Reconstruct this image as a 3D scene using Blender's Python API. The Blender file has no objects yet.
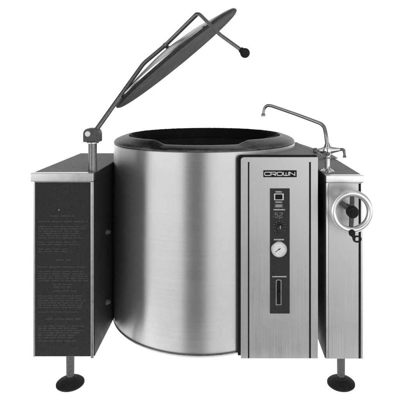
import bpy, bmesh, math, random
from mathutils import Vector, Matrix
R = math.radians
rnd = random.Random(7)
scene = bpy.context.scene
col = scene.collection

# ---------------------------------------------------------------- measures
Z0 = 1.57            # camera to the front faces of the consoles, metres
HC = 1.01            # camera height
S = Z0 / 480.0       # metres per photo pixel at the front faces
def X(px, D=1.0): return (px - 228.0) * S * D
def H(py, D=1.0): return HC - (py - 93.0) * S * D
def Y(D): return Z0 * (D - 1.0)
def P(px, py, D=1.0): return Vector((X(px, D), Y(D), H(py, D)))

# ---------------------------------------------------------------- materials
def new_mat(name):
    m = bpy.data.materials.new(name); m.use_nodes = True
    nt = m.node_tree
    return m, nt, nt.nodes['Principled BSDF']

def noise(nt, scale, vec_scale=(1, 1, 1), detail=3.0, rough=0.6):
    tc = nt.nodes.new('ShaderNodeTexCoord'); mp = nt.nodes.new('ShaderNodeMapping')
    mp.inputs['Scale'].default_value = vec_scale
    n = nt.nodes.new('ShaderNodeTexNoise')
    n.inputs['Scale'].default_value = scale; n.inputs['Detail'].default_value = detail
    n.inputs['Roughness'].default_value = rough
    nt.links.new(tc.outputs['Object'], mp.inputs['Vector']); nt.links.new(mp.outputs['Vector'], n.inputs['Vector'])
    return n.outputs['Fac']

def ramp(nt, fac, lo, hi, a=0.3, b=0.7):
    r = nt.nodes.new('ShaderNodeMapRange')
    r.inputs['From Min'].default_value = a; r.inputs['From Max'].default_value = b
    r.inputs['To Min'].default_value = lo; r.inputs['To Max'].default_value = hi
    nt.links.new(fac, r.inputs['Value'])
    return r.outputs['Result']

def metal(name, base, rough, brush=None, var=0.06, bump=0.0, mottled=0.05, aniso=0.0):
    """Stainless steel; brush = stretch of the grain in object space."""
    m, nt, b = new_mat(name)
    b.inputs['Metallic'].default_value = 1.0
    fac = noise(nt, 1.0, brush or (40, 40, 40), 4.0, 0.65)
    rr = ramp(nt, fac, rough - var, rough + var)
    blot = noise(nt, 9.0, (1, 1, 1), 4.0)
    grit = noise(nt, 420.0, (1, 1, 1), 2.0, 0.7)
    def mm(op, a, bb):
        n = nt.nodes.new('ShaderNodeMath'); n.operation = op
        for i, v in enumerate((a, bb)):
            if isinstance(v, (int, float)): n.inputs[i].default_value = v
            else: nt.links.new(v, n.inputs[i])
        return n.outputs[0]
    v = mm('ADD', ramp(nt, fac, base - mottled, base + mottled), ramp(nt, blot, -mottled * .6, mottled * .6))
    v = mm('ADD', v, ramp(nt, grit, -mottled * .9, mottled * .9))
    cc = nt.nodes.new('ShaderNodeCombineColor')
    for i in range(3): nt.links.new(v, cc.inputs[i])
    nt.links.new(cc.outputs[0], b.inputs['Base Color'])
    nt.links.new(mm('ADD', rr, ramp(nt, blot, -.03, .03)), b.inputs['Roughness'])
    if aniso:
        b.inputs['Anisotropic'].default_value = aniso
        t = nt.nodes.new('ShaderNodeTangent'); t.direction_type = 'RADIAL'; t.axis = 'Z'
        nt.links.new(t.outputs[0], b.inputs['Tangent']); b.inputs['Anisotropic Rotation'].default_value = .25
    if bump:
        bp = nt.nodes.new('ShaderNodeBump'); bp.inputs['Strength'].default_value = bump
        bp.inputs['Distance'].default_value = .001
        nt.links.new(fac, bp.inputs['Height']); nt.links.new(bp.outputs[0], b.inputs['Normal'])
    return m

def paint(name, base, rough, spec=0.3, mottled=0.25, scale=60.0, coat=0.0):
    m, nt, b = new_mat(name)
    a = noise(nt, scale, (1, 1, 1), 5.0, .7)
    v = ramp(nt, a, base * (1 - mottled), base * (1 + mottled))
    cc = nt.nodes.new('ShaderNodeCombineColor')
    for i in range(3): nt.links.new(v, cc.inputs[i])
    nt.links.new(cc.outputs[0], b.inputs['Base Color'])
    g = noise(nt, 14.0, (1, 1, 1), 3.0)
    nt.links.new(ramp(nt, g, rough - .08, min(1, rough + .08)), b.inputs['Roughness'])
    b.inputs['Specular IOR Level'].default_value = spec
    b.inputs['Coat Weight'].default_value = coat
    return m

M = {}
M['jacket'] = metal('spun_stainless_steel', .64, .34, (3, 3, 340), .022, 0, .045, .92)
M['panel'] = metal('brushed_stainless_steel', .62, .42, (300, 3, 4), .04, .05, .04)
M['trim'] = metal('polished_stainless_trim', .72, .30, (60, 60, 60), .04, 0, .03)
M['chrome'] = metal('chrome_plate', .74, .10, (30, 30, 30), .03, 0, .02)
M['rod'] = metal('dull_steel_rod', .22, .38, (90, 90, 90), .06, .1, .05)
M['tube'] = metal('worn_chrome_tube', .30, .24, (60, 60, 60), .05, 0, .05)
M['dome'] = metal('polished_lid_steel', .55, .22, (120, 120, 6), .05, .05, .04)
M['lip'] = metal('rim_steel', .15, .42, (50, 50, 120), .06, .06, .06)
M['dome'].node_tree.nodes['Principled BSDF'].inputs['Specular Tint'].default_value = (.6, .6, .6, 1)
M['jacket'].node_tree.nodes['Principled BSDF'].inputs['Metallic'].default_value = .82
M['black'] = paint('steel_dark_reflection', .020, .55, .25, .5, 120)  # dark reflections of the steel console sides, put into the colour
M['well_dark'] = paint('dark_well_steel', .034, .75, .12, .6, 160)  # dark mottled grey for the inside of the well
M['plate'] = paint('anodised_instruction_plate', .030, .55, .22, .4, 200)
M['grey'] = paint('grey_matt_finish', .34, .75, .10, .30, 160)  # on the covers, paints in a darker look for steel tops
M['leg'] = paint('grey_leg_enamel', .085, .5, .4, .4, 120)
M['foot'] = paint('cast_iron_foot', .018, .7, .2, .6, 160)
M['under'] = paint('dark_lid_underside', .055, .7, .12, .55, 110)  # matt dark mottled grey all over
M['midink'] = paint('faded_print', .24, .6, .2, .4, 500)
M['rubber'] = paint('black_rubber', .010, .7, .2, .3, 80)
M['strip'] = paint('black_control_strip', .030, .45, .3, .35, 200)
M['white'] = paint('white_enamel', .90, .28, .5, .02, 30, .3)
M['wheel'] = metal('polished_white_metal', .88, .20, (40, 40, 40), .03, 0, .02)
M['wheel'].node_tree.nodes['Principled BSDF'].inputs['Metallic'].default_value = .6
M['ink'] = paint('pale_print', .72, .6, .2, .15, 300)
M['dimink'] = paint('etched_print', .088, .6, .2, .55, 500)
M['dial'] = paint('white_dial', .86, .5, .3, .05, 60)

# added translucent table top: unseen white below lights it so no shadows show
m, nt, b = new_mat('white_translucent_acrylic')
out = nt.nodes['Material Output']
tr = nt.nodes.new('ShaderNodeBsdfTranslucent'); tr.inputs[0].default_value = (.92, .92, .92, 1)
df = nt.nodes.new('ShaderNodeBsdfDiffuse'); df.inputs[0].default_value = (.92, .92, .92, 1)
mx = nt.nodes.new('ShaderNodeMixShader'); mx.inputs[0].default_value = .22
nt.links.new(tr.outputs[0], mx.inputs[1]); nt.links.new(df.outputs[0], mx.inputs[2])
nt.links.new(mx.outputs[0], out.inputs['Surface'])
M['acrylic'] = m

# ---------------------------------------------------------------- mesh helpers
def begin(): return bmesh.new()

def set_mat(bm, faces, mi):
    for f in faces: f.material_index = mi

def box(bm, x0, x1, y0, y1, z0, z1, bev=0.0, seg=2, mi=0):
    t = bmesh.new()
    r = bmesh.ops.create_cube(t, size=1.0)
    for v in t.verts:
        v.co = Vector(((x0 + x1) / 2 + v.co.x * (x1 - x0), (y0 + y1) / 2 + v.co.y * (y1 - y0), (z0 + z1) / 2 + v.co.z * (z1 - z0)))
    if bev:
        bmesh.ops.bevel(t, geom=list(t.edges), offset=bev, segments=seg, profile=.5, affect='EDGES', clamp_overlap=True)
    merge(bm, t, mi)

def merge(bm, t, mi=0, mat=None):
    if mat is not None: bmesh.ops.transform(t, matrix=mat, verts=t.verts)
    for f in t.faces: f.material_index = mi
    me = bpy.data.meshes.new('tmp'); t.to_mesh(me); t.free()
    n = len(bm.faces)
    bm.from_mesh(me); bpy.data.meshes.remove(me)

def prism_xz(bm, pts, y0, y1, mi=0, bev=0.0):
    t = bmesh.new()
    a = [t.verts.new((x, y0, z)) for x, z in pts]; c = [t.verts.new((x, y1, z)) for x, z in pts]
    n = len(pts)
    t.faces.new(a); t.faces.new(c[::-1])
    for i in range(n): t.faces.new((a[i], c[i], c[(i + 1) % n], a[(i + 1) % n]))
    bmesh.ops.recalc_face_normals(t, faces=t.faces)
    if bev: bmesh.ops.bevel(t, geom=list(t.edges), offset=bev, segments=2, profile=.5, affect='EDGES', clamp_overlap=True)
    merge(bm, t, mi)

def lathe(bm, prof, mat=None, seg=64, mi=0):
    """prof = (r, z) list turned about z."""
    t = bmesh.new(); rings = []
    for r, z in prof:
        if r < 1e-6: rings.append([t.verts.new((0, 0, z))])
        else: rings.append([t.verts.new((r * math.cos(2 * math.pi * k / seg), r * math.sin(2 * math.pi * k / seg), z)) for k in range(seg)])
    for a, c in zip(rings, rings[1:]):
        for k in range(seg):
            k2 = (k + 1) % seg
            if len(a) == 1 and len(c) == 1: continue
            if len(a) == 1: t.faces.new((a[0], c[k2], c[k]))
            elif len(c) == 1: t.faces.new((a[k], a[k2], c[0]))
            else: t.faces.new((a[k], a[k2], c[k2], c[k]))
    bmesh.ops.recalc_face_normals(t, faces=t.faces)
    merge(bm, t, mi, mat)

def smooth_path(pts, n=6):
    out = []
    q = [pts[0]] + list(pts) + [pts[-1]]
    for i in range(1, len(q) - 2):
        p0, p1, p2, p3 = q[i - 1], q[i], q[i + 1], q[i + 2]
        for k in range(n):
            u = k / n
            out.append(.5 * ((2 * p1) + (-p0 + p2) * u + (2 * p0 - 5 * p1 + 4 * p2 - p3) * u * u + (-p0 + 3 * p1 - 3 * p2 + p3) * u ** 3))
    out.append(q[-2]); return out

def round_path(pts, rad, n=6):
    """poly-line with its corners rounded"""
    out = [pts[0]]
    for a, p, c in zip(pts, pts[1:], pts[2:]):
        d1 = min(rad, (p - a).length * .45); d2 = min(rad, (c - p).length * .45)
        s, e = p + (a - p).normalized() * d1, p + (c - p).normalized() * d2
        for k in range(n + 1):
            u = k / n; out.append((1 - u) ** 2 * s + 2 * u * (1 - u) * p + u * u * e)
    out.append(pts[-1]); return out

def tube(bm, pts, rad, seg=16, mi=0, closed=False):
    t = bmesh.new(); n = len(pts)
    rads = rad if isinstance(rad, (list, tuple)) else [rad] * n
    tang = []
    for i in range(n):
        if closed: d = pts[(i + 1) % n] - pts[i - 1]
        else: d = pts[min(i + 1, n - 1)] - pts[max(i - 1, 0)]
        tang.append(d.normalized())
    up = Vector((0, 0, 1)) if abs(tang[0].z) < .9 else Vector((0, 1, 0))
    nrm = (up - tang[0] * up.dot(tang[0])).normalized()
    rings = []
    for i in range(n):
        nrm = (nrm - tang[i] * nrm.dot(tang[i])).normalized()
        bi = tang[i].cross(nrm)
        rings.append([t.verts.new(pts[i] + (nrm * math.cos(2 * math.pi * k / seg) + bi * math.sin(2 * math.pi * k / seg)) * rads[i]) for k in range(seg)])
    m_ = n if closed else n - 1
    for i in range(m_):
        a, c = rings[i], rings[(i + 1) % n]
        for k in range(seg): t.faces.new((a[k], a[(k + 1) % seg], c[(k + 1) % seg], c[k]))
    if not closed:
        for rg in (rings[0], rings[-1]): t.faces.new(rg)
    bmesh.ops.recalc_face_normals(t, faces=t.faces)
    merge(bm, t, mi)

def ball(bm, c, r, mi=0, sc=(1, 1, 1)):
    t = bmesh.new(); bmesh.ops.create_uvsphere(t, u_segments=24, v_segments=16, radius=r)
    merge(bm, t, mi, Matrix.Translation(c) @ Matrix.Diagonal((*sc, 1)))

FRONT = Matrix.Rotation(R(90), 4, 'X')     # lathe axis z -> -y (toward the viewer)
def at(v, rot=None): return Matrix.Translation(v) @ (rot if rot is not None else Matrix())

def align(d):
    return d.to_track_quat('Z', 'Y').to_matrix().to_4x4()

def ribbon(bm, pts, w, y, mi=0):
    """flat stroke in the xz plane, mitred so that nothing overlaps"""
    P2 = [Vector(p) for p in pts]; n = len(P2); L, Rr = [], []
    closed = (P2[0] - P2[-1]).length < 1e-7
    if closed: P2 = P2[:-1]; n -= 1
    for i in range(n):
        d1 = (P2[i] - P2[i - 1]).normalized() if (i > 0 or closed) else None
        d2 = (P2[(i + 1) % n] - P2[i]).normalized() if (i < n - 1 or closed) else None
        d1 = d1 or d2; d2 = d2 or d1
        n1 = Vector((-d1.y, d1.x)); n2 = Vector((-d2.y, d2.x))
        mi_ = (n1 + n2).normalized(); k = 1 / max(.35, mi_.dot(n1))
        L.append(P2[i] + mi_ * w / 2 * k); Rr.append(P2[i] - mi_ * w / 2 * k)
    va = [bm.verts.new((p.x, y, p.y)) for p in L]; vb = [bm.verts.new((p.x, y, p.y)) for p in Rr]
    for i in range(n if closed else n - 1):
        j = (i + 1) % n
        f = bm.faces.new((va[i], vb[i], vb[j], va[j])); f.material_index = mi
        f.normal_update()
        if f.normal.y > 0: f.normal_flip()

def quad(bm, x0, x1, z0, z1, y, mi=0):
    f = bm.faces.new([bm.verts.new(p) for p in ((x0, y, z0), (x1, y, z0), (x1, y, z1), (x0, y, z1))]); f.material_index = mi

def obj(name, bm, mats, parent=None, smooth=True, label=None, angle=32):
    me = bpy.data.meshes.new(name); bm.to_mesh(me); bm.free()
    for k in (mats if isinstance(mats, (list, tuple)) else [mats]): me.materials.append(M[k])
    if smooth:
        me.shade_smooth(); me.set_sharp_from_angle(angle=R(angle))
    o = bpy.data.objects.new(name, me); col.objects.link(o)
    if smooth:
        wn = o.modifiers.new('weighted_normals', 'WEIGHTED_NORMAL'); wn.keep_sharp = True; wn.weight = 90
    if parent is not None:
        o.parent = parent
        if parent.type == 'EMPTY': o.matrix_parent_inverse = Matrix.Translation(-parent.location)
    if label: o['label'] = label
    return o

# ================================================================ the setting
bm = begin()
bm.faces.new([bm.verts.new(p) for p in ((-40, -.14, 0), (40, -.14, 0), (40, 80, 0), (-40, 80, 0))])
fl = obj('floor', bm, 'acrylic', smooth=False); fl['kind'] = 'structure'

# ================================================================ the appliance
root = bpy.data.objects.new('tilting_kettle', None); col.objects.link(root)
root.location = (0, .26, 0); root.empty_display_size = .2
root['label'] = 'stainless steel tilting steam kettle between two consoles with its lid raised'
root['category'] = 'steam kettle'

# ---- kettle drum ---------------------------------------------------------
KX, KR = -.0925, .3575
KY = KR + .004
ZT = H(152.5)                 # top edge of the jacket
ZB = H(361.5)                 # lowest edge of the jacket
kc = at(Vector((KX, KY, 0)))
bm = begin()
prof = [(.0, ZB - .02), (.16, ZB - .018), (.27, ZB - .010), (KR - .030, ZB), (KR - .012, ZB + .003), (KR - .004, ZB + .009), (KR - .001, ZB + .018), (KR, ZB + .03)]
prof += [(KR, ZB + .03 + (ZT - ZB - .034) * k / 10) for k in range(1, 11)]
prof += [(KR - .002, ZT - .001), (KR - .006, ZT)]
lathe(bm, prof, kc, 160)
drum = obj('kettle_drum', bm, 'jacket', root, angle=40)

bm = begin()
lathe(bm, [(KR + .0005, ZB + .016), (KR + .003, ZB + .017), (KR + .003, ZB + .0205), (KR + .0005, ZB + .0215)], kc, 160)
obj('base_band', bm, 'rod', drum)

# pouring rim: a sloping lip, cut low towards the front for pouring
RI, RISE = .305, .032
def lip_h(phi):               # phi from the front
    a = abs(math.degrees(phi))
    u = min(1, max(0, (a - 23) / 10)); u = u * u * (3 - 2 * u)
    return .56 + .44 * u
bm = begin(); t = bmesh.new(); rings = []
NS = 240
base_prof = [(KR - .004, -.0015), (KR - .0005, .002), (KR - .001, .008), (KR - .007, .0155), (KR - .020, .022), (RI + .016, .028), (RI + .008, .0305), (RI + .001, .0315), (RI - .005, .029), (RI - .007, .020), (RI - .007, -.01)]
for k in range(NS):
    th = 2 * math.pi * k / NS; phi = math.atan2(math.sin(th + math.pi / 2), math.cos(th + math.pi / 2))
    h = lip_h(phi); ring = []
    for r, z in base_prof:
        zz = z * h if z > 0 else z
        ring.append(t.verts.new((KX + r * math.cos(th), KY + r * math.sin(th), ZT + zz)))
    rings.append(ring)
for k in range(NS):
    a, c = rings[k], rings[(k + 1) % NS]
    for j in range(len(base_prof) - 1): t.faces.new((a[j], c[j], c[j + 1], a[j + 1]))
bmesh.ops.recalc_face_normals(t, faces=t.faces); merge(bm, t)
obj('pouring_rim', bm, 'lip', drum, angle=50)

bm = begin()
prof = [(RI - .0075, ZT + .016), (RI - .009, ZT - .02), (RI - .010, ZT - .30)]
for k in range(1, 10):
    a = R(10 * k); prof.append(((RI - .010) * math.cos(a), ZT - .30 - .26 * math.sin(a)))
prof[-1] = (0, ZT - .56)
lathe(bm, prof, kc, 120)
obj('cooking_well', bm, 'well_dark', drum)
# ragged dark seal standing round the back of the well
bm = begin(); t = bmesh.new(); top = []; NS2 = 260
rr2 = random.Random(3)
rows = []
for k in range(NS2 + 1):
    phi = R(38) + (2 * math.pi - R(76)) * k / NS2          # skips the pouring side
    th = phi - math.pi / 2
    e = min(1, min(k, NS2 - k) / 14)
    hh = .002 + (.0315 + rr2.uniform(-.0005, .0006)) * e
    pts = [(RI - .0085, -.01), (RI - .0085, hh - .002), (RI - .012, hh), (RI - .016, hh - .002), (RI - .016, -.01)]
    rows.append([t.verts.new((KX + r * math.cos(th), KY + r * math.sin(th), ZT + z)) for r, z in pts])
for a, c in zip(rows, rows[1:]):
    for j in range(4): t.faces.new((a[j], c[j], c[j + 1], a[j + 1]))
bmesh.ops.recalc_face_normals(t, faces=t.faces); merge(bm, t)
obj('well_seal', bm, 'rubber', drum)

# ---- consoles ---------------------------------------------------------------
DB = Y(1.333)
def stud(bm, x, y, z, ln, r=.009):
    lathe(bm, [(0, 0), (r * 1.5, 0), (r * 1.5, .006), (r, .008), (r, ln), (0, ln)], at(Vector((x, y, z)), Matrix.Rotation(R(90), 4, 'Y')), 20)

def leg(x, y, ztop, parent):
    bm = begin()
    lathe(bm, [(0, .010), (.0125, .010), (.0135, .03), (.0140, ztop - .035), (.0175, ztop - .030), (.018, ztop + .004), (0, ztop + .004)], at(Vector((x, y, 0))), 28)
    l = obj('leg', bm, 'leg', parent)
    bm = begin()
    lathe(bm, [(0, 0), (.044, 0), (.0475, .003), (.0475, .007), (.042, .012), (.029, .018), (.019, .022), (.0155, .030), (0, .030)], at(Vector((x, y, 0))), 40)
    obj('foot', bm, 'foot', l)
    return l

# console with the instruction plate
lx0, lx1, lz0, lz1 = X(33.2), X(93.6), H(357.2), H(173)
zt = H(181.5)
bm = begin()
box(bm, lx0 + .001, lx1 - .001, .0035, DB, lz0, zt - .0005, .0015)
con = obj('console', bm, 'panel', root, label='wide console with a dark instruction plate')
bm = begin()
# return flanges each side of the plate, bottom hem
box(bm, lx0, X(35.0), 0, .0034, lz0 + .001, zt - .001, .0006)
box(bm, X(90.6), lx1, 0, .0034, lz0 - .004, zt - .001, .0010)
obj('edge_trim', bm, 'trim', con)
bm = begin()
box(bm, X(30.6), lx1 + .0005, -.004, .020, zt, lz1, .0025)
obj('front_lip', bm, 'trim', con)
bm = begin()
box(bm, X(30.6) + .001, lx1 - .001, .0205, DB + .004, zt + .0005, lz1 - .001, .002)
obj('top_cover', bm, 'grey', con)
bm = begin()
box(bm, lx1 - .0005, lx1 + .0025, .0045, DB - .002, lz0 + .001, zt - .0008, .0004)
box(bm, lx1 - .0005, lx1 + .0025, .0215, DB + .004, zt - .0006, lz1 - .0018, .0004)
obj('side_panel', bm, 'black', con)  # black skin stands in for what the steel side reflects
for py in (232, 302):
    bm = begin(); stud(bm, lx1 + .002, Y(1.10), H(py, 1.10), .014, .0065); obj('hinge_stud', bm, 'leg', con)

# instruction plate with its etched lines of print
bm = begin()
box(bm, X(35.2), X(90.4), .0012, .0034, lz0 + .002, zt - .003, .0004)
def print_line(py, xa, xb, hgt, wmin=3, wmax=9, gap=1.4, mi=1, keep=1.0):
    x = xa
    while x < xb - 1:
        w = min(rnd.uniform(wmin, wmax), xb - x)
        # a word: a run of tiny upright marks
        q = x
        while q < x + w - .3:
            cw = rnd.uniform(.45, .85)
            hh = hgt * rnd.uniform(.62, 1.0)
            if rnd.random() < keep: quad(bm, X(q), X(min(q + cw, x + w)), H(py + hgt / 2), H(py + hgt / 2 - hh), .00095, mi)
            q += cw + .28
        x += w + gap
print_line(216, 50, 74, 1.5, 8, 12)
print_line(221.5, 38, 88, 1.3, 8, 14)
for y in (226.5, 228.8, 231.1, 233.4, 235.7, 238): print_line(y, 38, rnd.uniform(80, 88), 1.15)
for y in (242, 244.4): print_line(y, 38, rnd.uniform(76, 88), 1.2)
for y in (249, 251.5): print_line(y, 38, rnd.uniform(70, 86), 1.2, 3, 7, 3)
print_line(260, 56, 71, 1.5, 7, 9)
print_line(267, 38, 87, 1.4, 7, 13)
for y in (271.5, 273.8, 276.1, 278.4, 280.7): print_line(y, 38, rnd.uniform(82, 88), 1.15)
for y in (284.5, 287): print_line(y, 53, rnd.uniform(66, 80), 1.2)
print_line(291, 53, 77, 1.4, 7, 12)
for y in (296, 298.3, 300.6, 302.9, 305.2, 307.5): print_line(y, 38, rnd.uniform(80, 88), 1.15)
print_line(312, 38, 80, 1.1)
print_line(319, 46, 81, 1.4, 6, 12)
for y in (326, 328.3, 330.6, 332.9, 335.2, 337.5, 341): print_line(y, 38, rnd.uniform(72, 88), 1.15)
lathe(bm, [(0, 0), (.0022, 0), (.0018, .0012), (0, .0016)], at(Vector((X(59), .0012, H(210))), FRONT), 14, 2)
obj('instruction_plate', bm, ['plate', 'dimink', 'trim'], con, smooth=False)
leg(X(70.3, 1.06), Y(1.06), lz0, con)
leg(X(66.2, 1.06), Y(1.20), lz0, con)

# narrow console carrying the hand wheel and the faucet
rx0, rx1, rz0, rz1 = X(326), X(363), H(359.2), H(175.3)
rt = H(182.5)
bm = begin()
box(bm, rx0 + .001, rx1 - .001, .0035, DB, rz0, rt - .0005, .0015)
con2 = obj('console', bm, 'panel', root, label='narrow console carrying the hand wheel and faucet')
bm = begin()
box(bm, rx0, X(328.2), 0, .0034, rz0 + .001, rt - .001, .0008)
box(bm, X(360.8), rx1, 0, .0034, rz0 + .001, rt - .001, .0008)
obj('edge_trim', bm, 'trim', con2)
bm = begin()
box(bm, X(358.9), X(360.6), .0015, .0034, rz0 + .001, rt - .004, .0003)
obj('door_gap', bm, 'rubber', con2)
bm = begin()
box(bm, X(328.6), X(358.7), .0008, .0034, rz0 + .001, rt - .004, .0008)
obj('front_panel', bm, 'panel', con2)
bm = begin()
box(bm, rx0 - .001, rx1 + .003, -.004, .020, rt, rz1, .0025)
obj('front_lip', bm, 'trim', con2)
bm = begin()
box(bm, rx0 + .001, rx1 + .001, .0205, DB + .004, rt + .0005, rz1 - .001, .002)
obj('top_cover', bm, 'grey', con2)
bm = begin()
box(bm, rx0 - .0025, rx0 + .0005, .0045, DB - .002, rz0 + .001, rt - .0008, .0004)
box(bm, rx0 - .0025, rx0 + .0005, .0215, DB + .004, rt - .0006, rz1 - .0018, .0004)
obj('side_panel', bm, 'black', con2)  # steel side again, its dark reflection painted black
leg(X(341, 1.06), Y(1.06), rz0, con2)
leg(X(352, 1.06), Y(1.20), rz0, con2)

# ---- control housing ----------------------------------------------------
hx0, hx1, hz0, hz1 = X(240.8), X(318), H(358.6), H(157.3)
def round_top(x0, x1, z0, z1, r, right=True):
    pts = [(x0, z0), (x1, z0)]
    if not right: pts.append((x1, z1))
    for cx, a0 in ((x1 - r, 0), (x0 + r, 90)):
        for k in range(7):
            if a0 == 0 and not right: continue
            a = R(a0 + 15 * k); pts.append((cx + r * math.cos(a), z1 - r + r * math.sin(a)))
    return pts
bm = begin()
prism_xz(bm, round_top(hx0, hx1, hz0, hz1, .010, False), 0, .014, 0, .0012)
hs = obj('control_housing', bm, 'panel', root)
bm = begin()
prism_xz(bm, round_top(hx0 - .0095, hx1 - .001, hz0 + .002, hz1 + .0048, .012, False), .0145, .030, 0, .002)
obj('shadow_gap_strip', bm, 'rubber', hs)  # black strip put in where the housing only has a shadow gap
bm = begin()
prism_xz(bm, round_top(X(244), hx1 - .003, hz0 + .002, hz1 + .0035, .008, False), .0305, Y(1.286), 0, .002)
obj('housing_cover', bm, 'grey', hs)
bm = begin()
box(bm, X(247.9), X(249.3), -.0006, .0008, hz0 + .0015, H(162), .0002)
box(bm, X(309.1), X(310.9), -.0006, .0008, hz0 + .0015, H(162), .0002)
obj('panel_seam', bm, 'rubber', hs)
# bracket joining housing and narrow console, behind
bm = begin()
prism_xz(bm, [(hx1 + .001, H(144.8, 1.27)), (X(331, 1.333), rz1 + .004), (X(331, 1.333), rz1 + .0005), (rx0 - .003, rz1 - .002), (rx0 - .003, .45), (hx1 + .001, .45)], Y(1.25), Y(1.335), 0, .0015)
obj('trunnion_cover', bm, 'grey', root)

# nameplate: CROWN
bm = begin()
nx0, nx1, nz0, nz1 = X(263.4), X(296.6), H(177.1), H(170.3)
box(bm, nx0, nx1, -.0022, -.0003, nz0, nz1, .0005)
lw = (nx1 - nx0) / 5.32; gx = nx0 + lw * .20; hh = (nz1 - nz0); z0_ = nz0 + hh * .26; z1_ = nz1 - hh * .26; zm = (z0_ + z1_) / 2
sw = hh * .125; yy = -.0025
def L(k, pts): ribbon(bm, [(gx + lw * (k + u * .82), z0_ + (z1_ - z0_) * v) for u, v in pts], sw, yy, 1)
L(0, [(1, .78), (1, 1), (.12, 1), (0, .8), (0, .2), (.12, 0), (1, 0), (1, .22)])
L(1, [(0, -.08), (0, 1), (.9, 1), (1, .85), (1, .58), (.9, .42), (.14, .42)])
yy = -.0026; L(1, [(.50, .36), (1, -.06)]); yy = -.0025
L(2, [(.12, 0), (0, .2), (0, .8), (.12, 1), (.88, 1), (1, .8), (1, .2), (.88, 0), (.12, 0)])
L(3, [(0, 1.08), (0, .2), (.10, 0), (.90, 0), (1, .2), (1, 1.08)])
yy = -.0026; L(3, [(.5, .12), (.5, .95)]); yy = -.0025
L(4, [(0, -.08), (0, 1), (1, .02), (1, 1.08)])
obj('nameplate', bm, ['rubber', 'ink'], hs, smooth=False)

# black strip with switch, lamp, thermostat knob, gauge and slide
bm = begin()
cx0, cx1, cz0, cz1 = X(270), X(289.6), H(313.2), H(188.4)
box(bm, cx0, cx1, -.0032, -.0003, cz0, cz1, .0006)
yp = -.0034
def words(pyc, pxa, pxb, hgt, k=4):
    x = pxa
    while x < pxb - .4:
        w = rnd.uniform(.5, .95); quad(bm, X(x), X(min(x + w, pxb)), H(pyc + hgt / 2), H(pyc - hgt / 2 * rnd.uniform(.6, 1)), yp, 1); x += w + .33
words(191.6, 275.6, 282.2, 1.5)
words(201.8, 275.2, 282.6, 1.4)
words(209.4, 273.4, 285.4, 1.3)
words(239.2, 274, 284, 1.5)
words(276.2, 272.2, 286.6, 1.3)
# ticks round the knob
for k in range(9):
    a = R(215 - 31 * k); c = Vector((X(279.6), H(227.0))); d = Vector((math.cos(a), math.sin(a)))
    ribbon(bm, [c + d * .0185, c + d * .0205], .0011, yp, 1)
# the scale printed above the knob
sx, sz = X(274.6), H(217.2)
u = S
def G(pts, w=.0022): ribbon(bm, [(sx + a * u * .9, sz + b_ * u * .9) for a, b_ in pts], w, yp, 2)
G([(3.6, 5), (.4, 5), (.4, 3), (3, 3), (3.6, 2.4), (3.6, .8), (3, .2), (.2, .2)])
G([(5.2, 5), (8.6, 5), (8.6, 3.4), (5.4, 1.9), (5.4, .2), (9.0, .2)])
G([(-1.6, 1.2), (-.7, 1.2)], .002); G([(4.3, -1.2), (6.2, -1.2)], .0016)
obj('control_strip', bm, ['strip', 'ink', 'midink'], hs, smooth=False)
sxm = X(278.7)
bm = begin()
box(bm, sxm - 4.8 * S, sxm + 4.8 * S, -.0052, -.0033, H(200.0), H(193.2), .0008, 2, 1)
box(bm, sxm - 3.6 * S, sxm + 3.6 * S, -.0082, -.0053, H(199.0), H(194.1), .0012, 2, 0)
obj('switch', bm, ['rubber', 'trim'], hs)
bm = begin()
box(bm, sxm - 4.8 * S, sxm + 4.4 * S, -.0048, -.0033, H(207.6), H(203.2), .0006, 2, 1)
box(bm, sxm - 3.6 * S, sxm + 3.2 * S, -.0062, -.0049, H(206.8), H(204.1), .0006, 2, 0)
obj('indicator_lamp', bm, ['grey', 'dimink'], hs)
bm = begin()
kn = at(Vector((X(279.6), -.0033, H(227.0))), FRONT)
lathe(bm, [(0, 0), (.0165, 0), (.0165, .003), (.0145, .005), (.0125, .0055), (.0115, .016), (.0105, .018), (0, .018)], kn, 40)
box(bm, X(279.6) - .0009, X(279.6) + .0009, -.0225, -.0208, H(227.0), H(227.0) + .010, 0, 1, 1)
obj('thermostat_knob', bm, ['strip', 'ink'], hs)
bm = begin()
gp = at(Vector((sxm, -.0033, H(248.2))), FRONT)
gr = 7.6 * S
lathe(bm, [(0, 0), (gr * 1.04, 0), (gr * 1.04, .009), (gr, .011), (gr * .93, .011), (gr * .91, .0085)], gp, 48, 0)
lathe(bm, [(gr * .92, .0083), (0, .0083)], gp, 48, 1)
gc = Vector((sxm, H(248.2)))
for k in range(21):
    a = R(225 - 13.5 * k); d = Vector((math.cos(a), math.sin(a)))
    ribbon(bm, [gc + d * gr * (.70 if k % 5 == 0 else .77), gc + d * gr * .85], .0007, -.0119, 2)
for a, w, l0, l1 in ((215, .0016, -.25, .62),):
    d = Vector((math.cos(R(a)), math.sin(R(a))))
    ribbon(bm, [gc + d * gr * l0, gc + d * gr * l1], w, -.0122, 2)
lathe(bm, [(0, 0), (.0022, 0), (.0018, .0015), (0, .0018)], at(Vector((sxm, -.0121, H(248.2))), FRONT), 16, 2)
obj('pressure_gauge', bm, ['trim', 'dial', 'rubber'], hs)
bm = begin()
prism_xz(bm, round_top(X(275.6), X(281.4), H(304.6), H(279.0), .006), -.0046, -.0033, 1, .0004)
prism_xz(bm, round_top(X(276.6), X(280.4), H(303.6), H(279.8), .005), -.0062, -.0047, 0, .0004)
box(bm, X(276.9), X(280.1), -.013, -.0063, H(293.2), H(290.2), .0010, 2, 0)
obj('slide_control', bm, ['rubber', 'grey'], hs)

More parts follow.
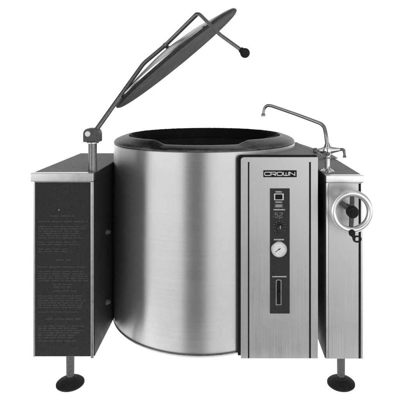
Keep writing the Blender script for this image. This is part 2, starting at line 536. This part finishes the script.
# ---- hand wheel ---------------------------------------------------------------
WD = .955
wc = P(351.6, 211.5, WD)
u = S * WD
bm = begin()
rw = 18.3 * u
tube(bm, [wc + Vector((rw * math.cos(2 * math.pi * k / 72), 0, rw * math.sin(2 * math.pi * k / 72))) for k in range(72)], 3.35 * u, 18, 0, True)
wheel = obj('hand_wheel', bm, 'wheel', root)
hub = wc + Vector((1.0 * u, .012, -.6 * u))
bm = begin()
lathe(bm, [(0, -.004), (5.0 * u, -.004), (6.0 * u, 0), (6.0 * u, .016), (5.0 * u, .021), (2.6 * u, .022), (2.4 * u, .027), (0, .028)], at(hub, FRONT), 32)
lathe(bm, [(0, -.075), (.010, -.075), (.010, 0), (0, 0)], at(hub, FRONT), 20)
obj('hub', bm, 'rod' if False else 'foot', wheel)
for a in (140, 88, 268):
    d = Vector((math.cos(R(a)), 0, math.sin(R(a))))
    bm = begin()
    pts = [hub + d * 4 * u, hub + d * 9 * u + Vector((0, -.002, 0)), wc + d * 16.2 * u]
    tube(bm, smooth_path(pts, 4), [2.6 * u - .35 * u * k / 8 for k in range(9)], 12)
    obj('spoke', bm, 'leg', wheel)
bm = begin()
ck = wc + Vector((-.6 * u, -.012, -20.4 * u))
ball(bm, ck, 3.3 * u, 0, (1, 1, 1.05))
c2 = ck + Vector((4.6 * u, -.006, -5.4 * u))
tube(bm, [c2 + Vector((3.7 * u * math.cos(2 * math.pi * k / 32), 0, 2.7 * u * math.sin(2 * math.pi * k / 32))) for k in range(32)], .85 * u, 10, 0, True)
tube(bm, [ck, ck + Vector((1.6 * u, -.003, -3.6 * u)), c2 + Vector((-2.9 * u, 0, -1.3 * u))], [2.3 * u, 1.9 * u, 1.1 * u], 12)
obj('crank_handle', bm, 'foot', wheel)

# ---- faucet ---------------------------------------------------------------------
FD = 1.055
fb = P(327.2, 150.2, FD); u = S * FD
zc = rz1 - .001
bm = begin()
V = Vector
tube(bm, [V((fb.x, fb.y, zc + .004)), fb + V((0, 0, -6 * u)), fb + V((0, 0, -4 * u)), fb, fb + V((0, 0, 4 * u)), fb + V((0, 0, 7.5 * u))],
     [2.7 * u, 2.6 * u, 3.6 * u, 5.6 * u, 3.4 * u, 2.1 * u], 24)
tube(bm, [fb + V((-11 * u, 0, -.6 * u)), fb + V((-6 * u, 0, -.3 * u)), fb, fb + V((6 * u, 0, .2 * u)), fb + V((12.5 * u, 0, .6 * u))],
     [2.1 * u, 2.7 * u, 5.2 * u, 3.0 * u, 1.7 * u], 24)
faucet = obj('faucet', bm, 'chrome', root, angle=60)
bm = begin()
lathe(bm, [(0, 0), (7.0 * u, 0), (6.6 * u, .003), (4.0 * u, .008), (3.0 * u, .012), (0, .012)], at(V((fb.x, fb.y, zc))), 36)
obj('mounting_flange', bm, 'chrome', faucet)
bm = begin()
lathe(bm, [(2.4 * u, 0), (3.9 * u, .001), (3.9 * u, .005), (2.4 * u, .006)], at(V((fb.x, fb.y, fb.z - 8.5 * u))), 6)
obj('lock_nut', bm, 'rod', faucet, smooth=False)
bm = begin()
lathe(bm, [(0, 0), (2.9 * u, 0), (3.1 * u, 1 * u), (2.6 * u, 3.2 * u), (0, 3.6 * u)], at(fb + V((-10.6 * u, 0, -.6 * u)), Matrix.Rotation(R(-90), 4, 'Y')), 20)
obj('valve_cap', bm, 'rod', faucet)
bm = begin()
p0 = fb + V((10.5 * u, 0, .5 * u))
tube(bm, round_path([p0, fb + V((16.4 * u, -.002, 1.0 * u)), fb + V((17.0 * u, -.004, -3.0 * u)), fb + V((17.0 * u, -.006, -7.2 * u))], .008),
     [1.5 * u] * 9 + [1.3 * u] * 6 + [1.9 * u], 14)
obj('lever_handle', bm, 'rod', faucet)
bm = begin()
sp = [fb + V((0, 0, 5 * u)), P(326.0, 134, FD), P(323.6, 124.6, FD + .01), P(296, 114.2, FD + .04), P(268.6, 104.8, FD + .07), P(264.4, 107.5, FD + .075), P(263.4, 114.0, FD + .075)]
pts = round_path(sp, .020, 6)
tube(bm, pts, [1.95 * u - .45 * u * k / (len(pts) - 1) for k in range(len(pts))], 16)
tube(bm, [pts[-1] + V((0, 0, .002)), pts[-1] + V((0, 0, -.0015)), pts[-1] + V((0, 0, -.009))], [1.5 * u, 2.3 * u, 2.2 * u], 16)
obj('spout', bm, 'tube', faucet, angle=60)

# ---- lid post, hinge, arm, lid -----------------------------------------------
PD = 1.03
px_, py_ = X(92.3, PD), Y(PD); u = S * PD
zb = lz1 - .001
bm = begin()
lathe(bm, [(0, -.02), (4.2 * u, -.02), (4.2 * u, H(142, PD) - zb), (0, H(142, PD) - zb)], at(V((px_ + .001, py_, zb))), 28)
post = obj('lid_post', bm, 'rod', root)
bm = begin()
lathe(bm, [(4.3 * u, 0), (6.0 * u, 0), (6.0 * u, .003), (4.3 * u, .0045)], at(V((px_ + .001, py_, H(143, PD)))), 28)
obj('post_collar', bm, 'trim', post)
# hinge block: rounded yoke with a bright pin through it
bm = begin()
hcx, hcz = X(92.6, PD), H(135, PD); hw = 8.0 * u; r = 5.6 * u
pts = [(hcx - hw, H(141.6, PD)), (hcx + hw, H(141.6, PD))]
for cx, a0 in ((hcx + hw - r, 0), (hcx - hw + r, 90)):
    for k in range(7):
        a = R(a0 + 15 * k); pts.append((cx + r * math.cos(a), H(128, PD) - r + r * math.sin(a)))
prism_xz(bm, pts, py_ - .020, py_ + .022, 0, .003)
hinge = obj('hinge_block', bm, 'leg', root)
bm = begin()
lathe(bm, [(0, 0), (2.7 * u, 0), (2.7 * u, .004), (2.1 * u, .0055), (0, .006)], at(V((X(89.6, PD), py_ - .0198, H(133.4, PD))), FRONT), 24)
obj('hinge_pin', bm, 'white', hinge)

LD = 1.20
lc = P(177, 58.4, LD)
ud = (P(236.4, 10.2, LD) - P(118, 107.6, LD)); rad = ud.length / 2 * .995; ud.normalize()
n0 = ud.cross(V((0, 1, 0))).normalized()
if n0.z < 0: n0 = -n0
n1 = (Matrix.Rotation(R(-2.3), 4, ud) @ n0)
n2 = (Matrix.Rotation(R(2.3), 4, ud) @ n0)
nn = n1 if n1.y < n2.y else n2          # tipped a little towards the viewer
yv = nn.cross(ud)
LM = Matrix(((ud.x, yv.x, nn.x, lc.x), (ud.y, yv.y, nn.y, lc.y), (ud.z, yv.z, nn.z, lc.z), (0, 0, 0, 1)))
bm = begin()
dome = [(rad - .001, .002), (rad - .002, .006), (rad - .010, .009), (rad - .03, .012)]
for k in range(1, 13):
    q = 1 - k / 12; dome.append(((rad - .03) * q, .012 + .037 * (1 - q * q)))
lathe(bm, dome, LM, 96)
lid = obj('lid', bm, 'dome', root, angle=45)
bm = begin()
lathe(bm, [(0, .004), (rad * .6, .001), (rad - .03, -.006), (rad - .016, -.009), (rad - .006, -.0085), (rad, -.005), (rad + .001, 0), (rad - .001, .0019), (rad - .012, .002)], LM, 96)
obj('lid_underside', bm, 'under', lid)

a0 = P(96.5, 129.5, PD); a1 = P(143.5, 63.5, 1.12); a2 = P(166.0, 44.6, 1.155); a3 = P(198.2, 12.8, 1.045)
a4 = P(219.6, 34.4, 1.0); a5 = P(242, 50.6, .975)
bm = begin()
pts = round_path([a0, a1, a2, a3, a4, a5], .016, 5)
n = len(pts)
tube(bm, pts, [(.0078 if k < n * .55 else .0062) for k in range(n)], 16)
arm = obj('lid_arm', bm, 'rod', root)
bm = begin()
d = (P(245.2, 53.2, .972) - a5).normalized()
ball(bm, P(245.0, 53.0, .972), 4.9 * S * .972, 0, (1, 1, 1.02))
lathe(bm, [(0, 0), (.009, 0), (.010, .006), (.008, .010), (0, .012)], at(a5 - d * .006, align(d)), 20)
obj('knob', bm, 'foot', arm)
bm = begin()
top_c = LM @ V((0, 0, .047))
foot_c = LM @ V((-.012, 0, .040))
arm_c = a2 + (a1 - a2).normalized() * .004
tube(bm, [arm_c + (arm_c - top_c).normalized() * .008, arm_c, top_c], [.008, .0095, .007], 14)
lathe(bm, [(0, -.004), (.022, -.004), (.020, .004), (.010, .008), (0, .008)], LM @ Matrix.Translation((0, 0, .048)), 24)
obj('lid_bracket', bm, 'rod', arm)

# ================================================================ light and camera
w = bpy.data.worlds.new('World'); scene.world = w; w.use_nodes = True
nt = w.node_tree; bg = nt.nodes['Background']
tc = nt.nodes.new('ShaderNodeTexCoord'); sep = nt.nodes.new('ShaderNodeSeparateXYZ')
nt.links.new(tc.outputs['Generated'], sep.inputs[0])
def math_(op, a, b_=None):
    n_ = nt.nodes.new('ShaderNodeMath'); n_.operation = op
    for i, v in enumerate((a, b_)):
        if v is None: continue
        if isinstance(v, (int, float)): n_.inputs[i].default_value = v
        else: nt.links.new(v, n_.inputs[i])
    return n_.outputs[0]
az = math_('ARCTAN2', sep.outputs[0], math_('MULTIPLY', sep.outputs[1], -1.0))      # 0 = behind the camera, + = right
azn = math_('ADD', math_('DIVIDE', az, 2 * math.pi), .5)
def cramp(fac, stops, interp='EASE'):
    c = nt.nodes.new('ShaderNodeValToRGB'); c.color_ramp.interpolation = interp
    el = c.color_ramp.elements
    while len(el) > 1: el.remove(el[-1])
    for i, (p, v) in enumerate(stops):
        e = el[0] if i == 0 else el.new(p)
        e.position = p; e.color = (v, v, v, 1)
    nt.links.new(fac, c.inputs[0]); return c.outputs[0]
def A(d): return (d + 180) / 360
# made-up surroundings: white behind and below, bright and dark bands shaping the steel's reflections
front = cramp(azn, [(A(-180), .10), (A(-76), .07), (A(-69), .10), (A(-63), 3.0), (A(-50), 3.0), (A(-43), 1.05), (A(-35), 1.05), (A(-30), 1.45), (A(-24), .95), (A(-19), .06), (A(0), .04), (A(5), .62),
                    (A(9), .90), (A(19), 1.0), (A(24), 2.2), (A(34), 2.0), (A(42), 1.0), (A(58), .7), (A(75), .4), (A(110), .3), (A(180), .2)], 'B_SPLINE')
elev = cramp(math_('ADD', math_('MULTIPLY', sep.outputs[2], .5), .5),
             [(0, .14), (.22, .16), (.30, .34), (.38, .85), (.43, 1.25), (.47, 1.45), (.54, 1.3), (.62, .6), (.75, .44), (1, .42)], 'LINEAR')
fr = math_('MULTIPLY', math_('MULTIPLY', front, elev), 1.62)
rear_elev = cramp(math_('ADD', math_('MULTIPLY', sep.outputs[2], .5), .5),
                  [(0, 3.3), (.45, 3.3), (.49, 1.25), (.64, 1.25), (.72, .55), (1, .45)], 'LINEAR')
low = cramp(math_('ADD', math_('MULTIPLY', sep.outputs[2], .5), .5), [(.46, 1), (.49, 0)], 'LINEAR')
behind = cramp(math_('ADD', math_('MULTIPLY', sep.outputs[1], .5), .5), [(.5, 0), (.53, 1)], 'LINEAR')
back_width = cramp(math_('ABSOLUTE', math_('DIVIDE', az, math.pi)), [(129 / 180, 0), (138 / 180, 1)], 'LINEAR')   # width of the added white backing
is_rear = math_('MULTIPLY', behind, math_('MAXIMUM', low, back_width))
mixn = math_('ADD', math_('MULTIPLY', fr, math_('SUBTRACT', 1.0, is_rear)), math_('MULTIPLY', rear_elev, is_rear))
nt.links.new(mixn, bg.inputs['Strength']); bg.inputs['Color'].default_value = (1, 1, 1, 1)

cam_d = bpy.data.cameras.new('camera'); cam = bpy.data.objects.new('camera', cam_d); col.objects.link(cam)
cam.location = (0, -Z0, HC); cam.rotation_euler = (R(90), 0, 0)
cam_d.sensor_width = 36; cam_d.lens = 36 * 480 / 400
cam_d.shift_x = -28 / 400; cam_d.shift_y = -107 / 400
cam_d.clip_start = .05; cam_d.clip_end = 300
scene.camera = cam
scene.view_settings.view_transform = 'Standard'
try: scene.view_settings.look = 'None'
except Exception: pass
scene.view_settings.exposure = 0.0; scene.view_settings.gamma = 1.0
